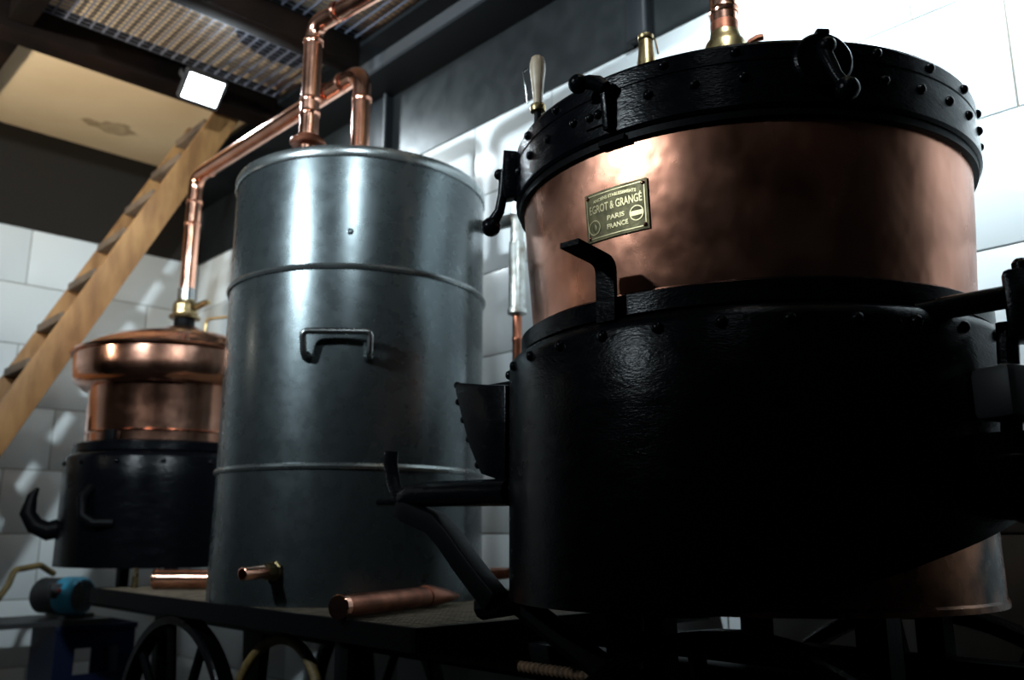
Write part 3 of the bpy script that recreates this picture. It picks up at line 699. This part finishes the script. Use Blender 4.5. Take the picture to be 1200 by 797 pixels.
obj('end_ring', MB().lathe([(.0, 0), (.0255, 0), (.0258, .004), (.0258, .010), (.0245, .012)], (.945, 2.33, DZ + .026), (.13, -.135, 0), 24), 'copper_clean', c2)
vv = thing('small_valve', 'tiny brass tap on the deck beside the bright copper pipe', 'valve', (.93, 2.42, DZ))
obj('valve_body', MB().tube([(.93, 2.42, DZ), (.93, 2.42, DZ + .03)], .008, 10), 'brass', vv)
obj('valve_key', MB().box((.93, 2.42, DZ + .04), (.006, .022, .022)), 'brass', vv)
# rusty ribbed rod under the deck
rb = MB(); p0 = Vector((1.05, 1.34, -.214)); p1 = Vector((1.05, .76, -.210)); n = 220; pts = []; rs = []
for i in range(n + 1):
    k = i / n; pts.append(p0.lerp(p1, k)); rs.append(.0075 + (.0022 if i % 4 < 2 else 0))
ro = obj('ribbed_rod', rb.tube(pts, rs, 10), 'rust'); tag(ro, 'rusty ribbed steel rod slung beneath the deck corner', 'rod')
# coil of hose hanging under the deck
hs = MB(); pts = []
for i in range(61):
    a = 2 * PI * i / 60 * 1.0 + PI / 2
    pts.append((.93 + .02 * math.sin(a), 1.66 + .175 * math.cos(a), -.375 + .175 * math.sin(a) * .95))
ho = obj('hose_coil', hs.tube(pts, .011, 12), 'hose'); tag(ho, 'loop of yellowish hose hanging under the deck beside the tank leg', 'hose')

# pump, crate and hose at the left end
cr = thing('plastic_crate', 'dark blue plastic crate with a hand hole under the blue motor', 'crate', (1.12, 3.38, FL))
yc = 3.30
x0c, x1c, zt, zb = 1.020, 1.285, -.308, FL + .002
f_ = MB()   # front wall with an opening
hx0, hx1, hz0, hz1 = 1.085, 1.230, -.47, -.385
f_.bb(x0c, hx0, yc, yc + .008, zb, zt); f_.bb(hx1, x1c, yc, yc + .008, zb, zt); f_.bb(hx0, hx1, yc, yc + .008, hz1, zt); f_.bb(hx0, hx1, yc, yc + .008, zb, hz0)
obj('front_side', f_, 'navy', cr)
b_ = MB(); yb = 3.56
b_.bb(x0c, hx0, yb, yb + .008, zb, zt); b_.bb(hx1, x1c, yb, yb + .008, zb, zt); b_.bb(hx0, hx1, yb, yb + .008, hz1 + .03, zt); b_.bb(hx0, hx1, yb, yb + .008, zb, hz0 - .12)
obj('back_side', b_, 'navy', cr)
for x in (x0c, x1c - .008): obj('end_side', MB().bb(x, x + .008, yc + .008, yb, zb, zt), 'navy', cr)
obj('bottom', MB().bb(x0c + .008, x1c - .008, yc + .008, yb, zb, zb + .01), 'navy', cr)
obj('rim', MB().bb(x0c - .006, x1c + .006, yc - .006, yc + .0, zt - .02, zt), 'navy', cr, bevel=.002)
bo = obj('shelf_board', MB().bb(.78, 1.20, 3.30, 3.60, zt + .001, zt + .018), 'dark_plastic'); tag(bo, 'dark board laid on the blue crate', 'board')
pm = thing('pump_motor', 'small electric pump motor with bright blue fan cover', 'pump', (1.06, 3.42, zt + .018))
zm = zt + .018 + .075
obj('motor_body', MB().lathe([(0, -.13), (.055, -.13), (.062, -.12), (.062, 0), (.05, .002), (0, .002)], (1.085, 3.40, zm), Vector((.45, -.85, 0)), 28), 'dark_plastic', pm)
obj('fan_cover', MB().lathe([(.064, -.025), (.066, -.02), (.066, .045), (.060, .055), (.056, .057)], (1.085, 3.40, zm), Vector((.45, -.85, 0)), 28), 'blue', pm)
for k in range(-4, 5):
    hw = math.sqrt(max(.057 ** 2 - (k * .012) ** 2, .0001)); d = Vector((.45, -.85, 0)).normalized(); c_ = Vector((1.085, 3.40, zm + k * .012)) + d * .055
    sd = Vector((.85, .45, 0)).normalized()
    obj('vent_bar', MB().tube([c_ - sd * hw, c_ + sd * hw], .003, 6), 'dark_plastic', pm)
obj('switch_box', MB().box((1.035, 3.39, zm + .02), (.05, .05, .05)), 'dark_plastic', pm, bevel=.004)
obj('switch', MB().box((1.035, 3.36, zm + .02), (.018, .012, .018)), 'red', pm, bevel=.002)
obj('motor_foot', MB().bb(1.045, 1.165, 3.38, 3.52, zt + .018, zt + .032), 'dark_plastic', pm)
hz = obj('garden_hose', MB().tube(fillet([(.80, 3.34, zt + .03), (.865, 3.34, -.17), (.885, 3.36, -.12), (.98, 3.42, -.108), (1.05, 3.50, -.14)], .03, 6), .0105, 12), 'hose'); tag(hz, 'yellow-green hose arching over to the pump motor', 'hose')

# ------------------------------------------------------------------ wooden ladder
ld = thing('wooden_ladder', 'pine ladder with flat treads leaning up to the lit ceiling beam', 'ladder', (0.2, 3.15, FL))
sl = 1.98; ya, yb = 3.02, 3.31
def lx(z): return .752 + (z - .397) / sl
dl = Vector((1, 0, sl)).normalized(); nl = Vector((sl, 0, -1)).normalized()   # nl points to the lower right side
z_lo, z_hi = FL + .05, 1.615
for y in (ya, yb):
    cA = Vector((lx(z_lo), y, z_lo)); cB = Vector((lx(z_hi), y, z_hi)); hw = .0465
    rail = MB().prism([(-hw, 0), (hw, 0), (hw, .026), (-hw, .026)], cA, nl, Vector((0, 1, 0)), cB - cA)
    # cut feet level: move lower verts to the floor
    rail.v = [((v[0] + (FL + .001 - v[2]) / sl, v[1], FL + .001) if v[2] < z_lo + .03 else v) for v in rail.v]
    obj('rail', rail, 'wood', ld, bevel=.003)
z = FL + .16
while z < 1.55:
    xc = lx(z)
    obj('tread', MB().box((xc - .006, (ya + .026 + yb) / 2, z), (.102, yb - ya - .026, .028)), 'wood_dark', ld, bevel=.002)
    z += .168
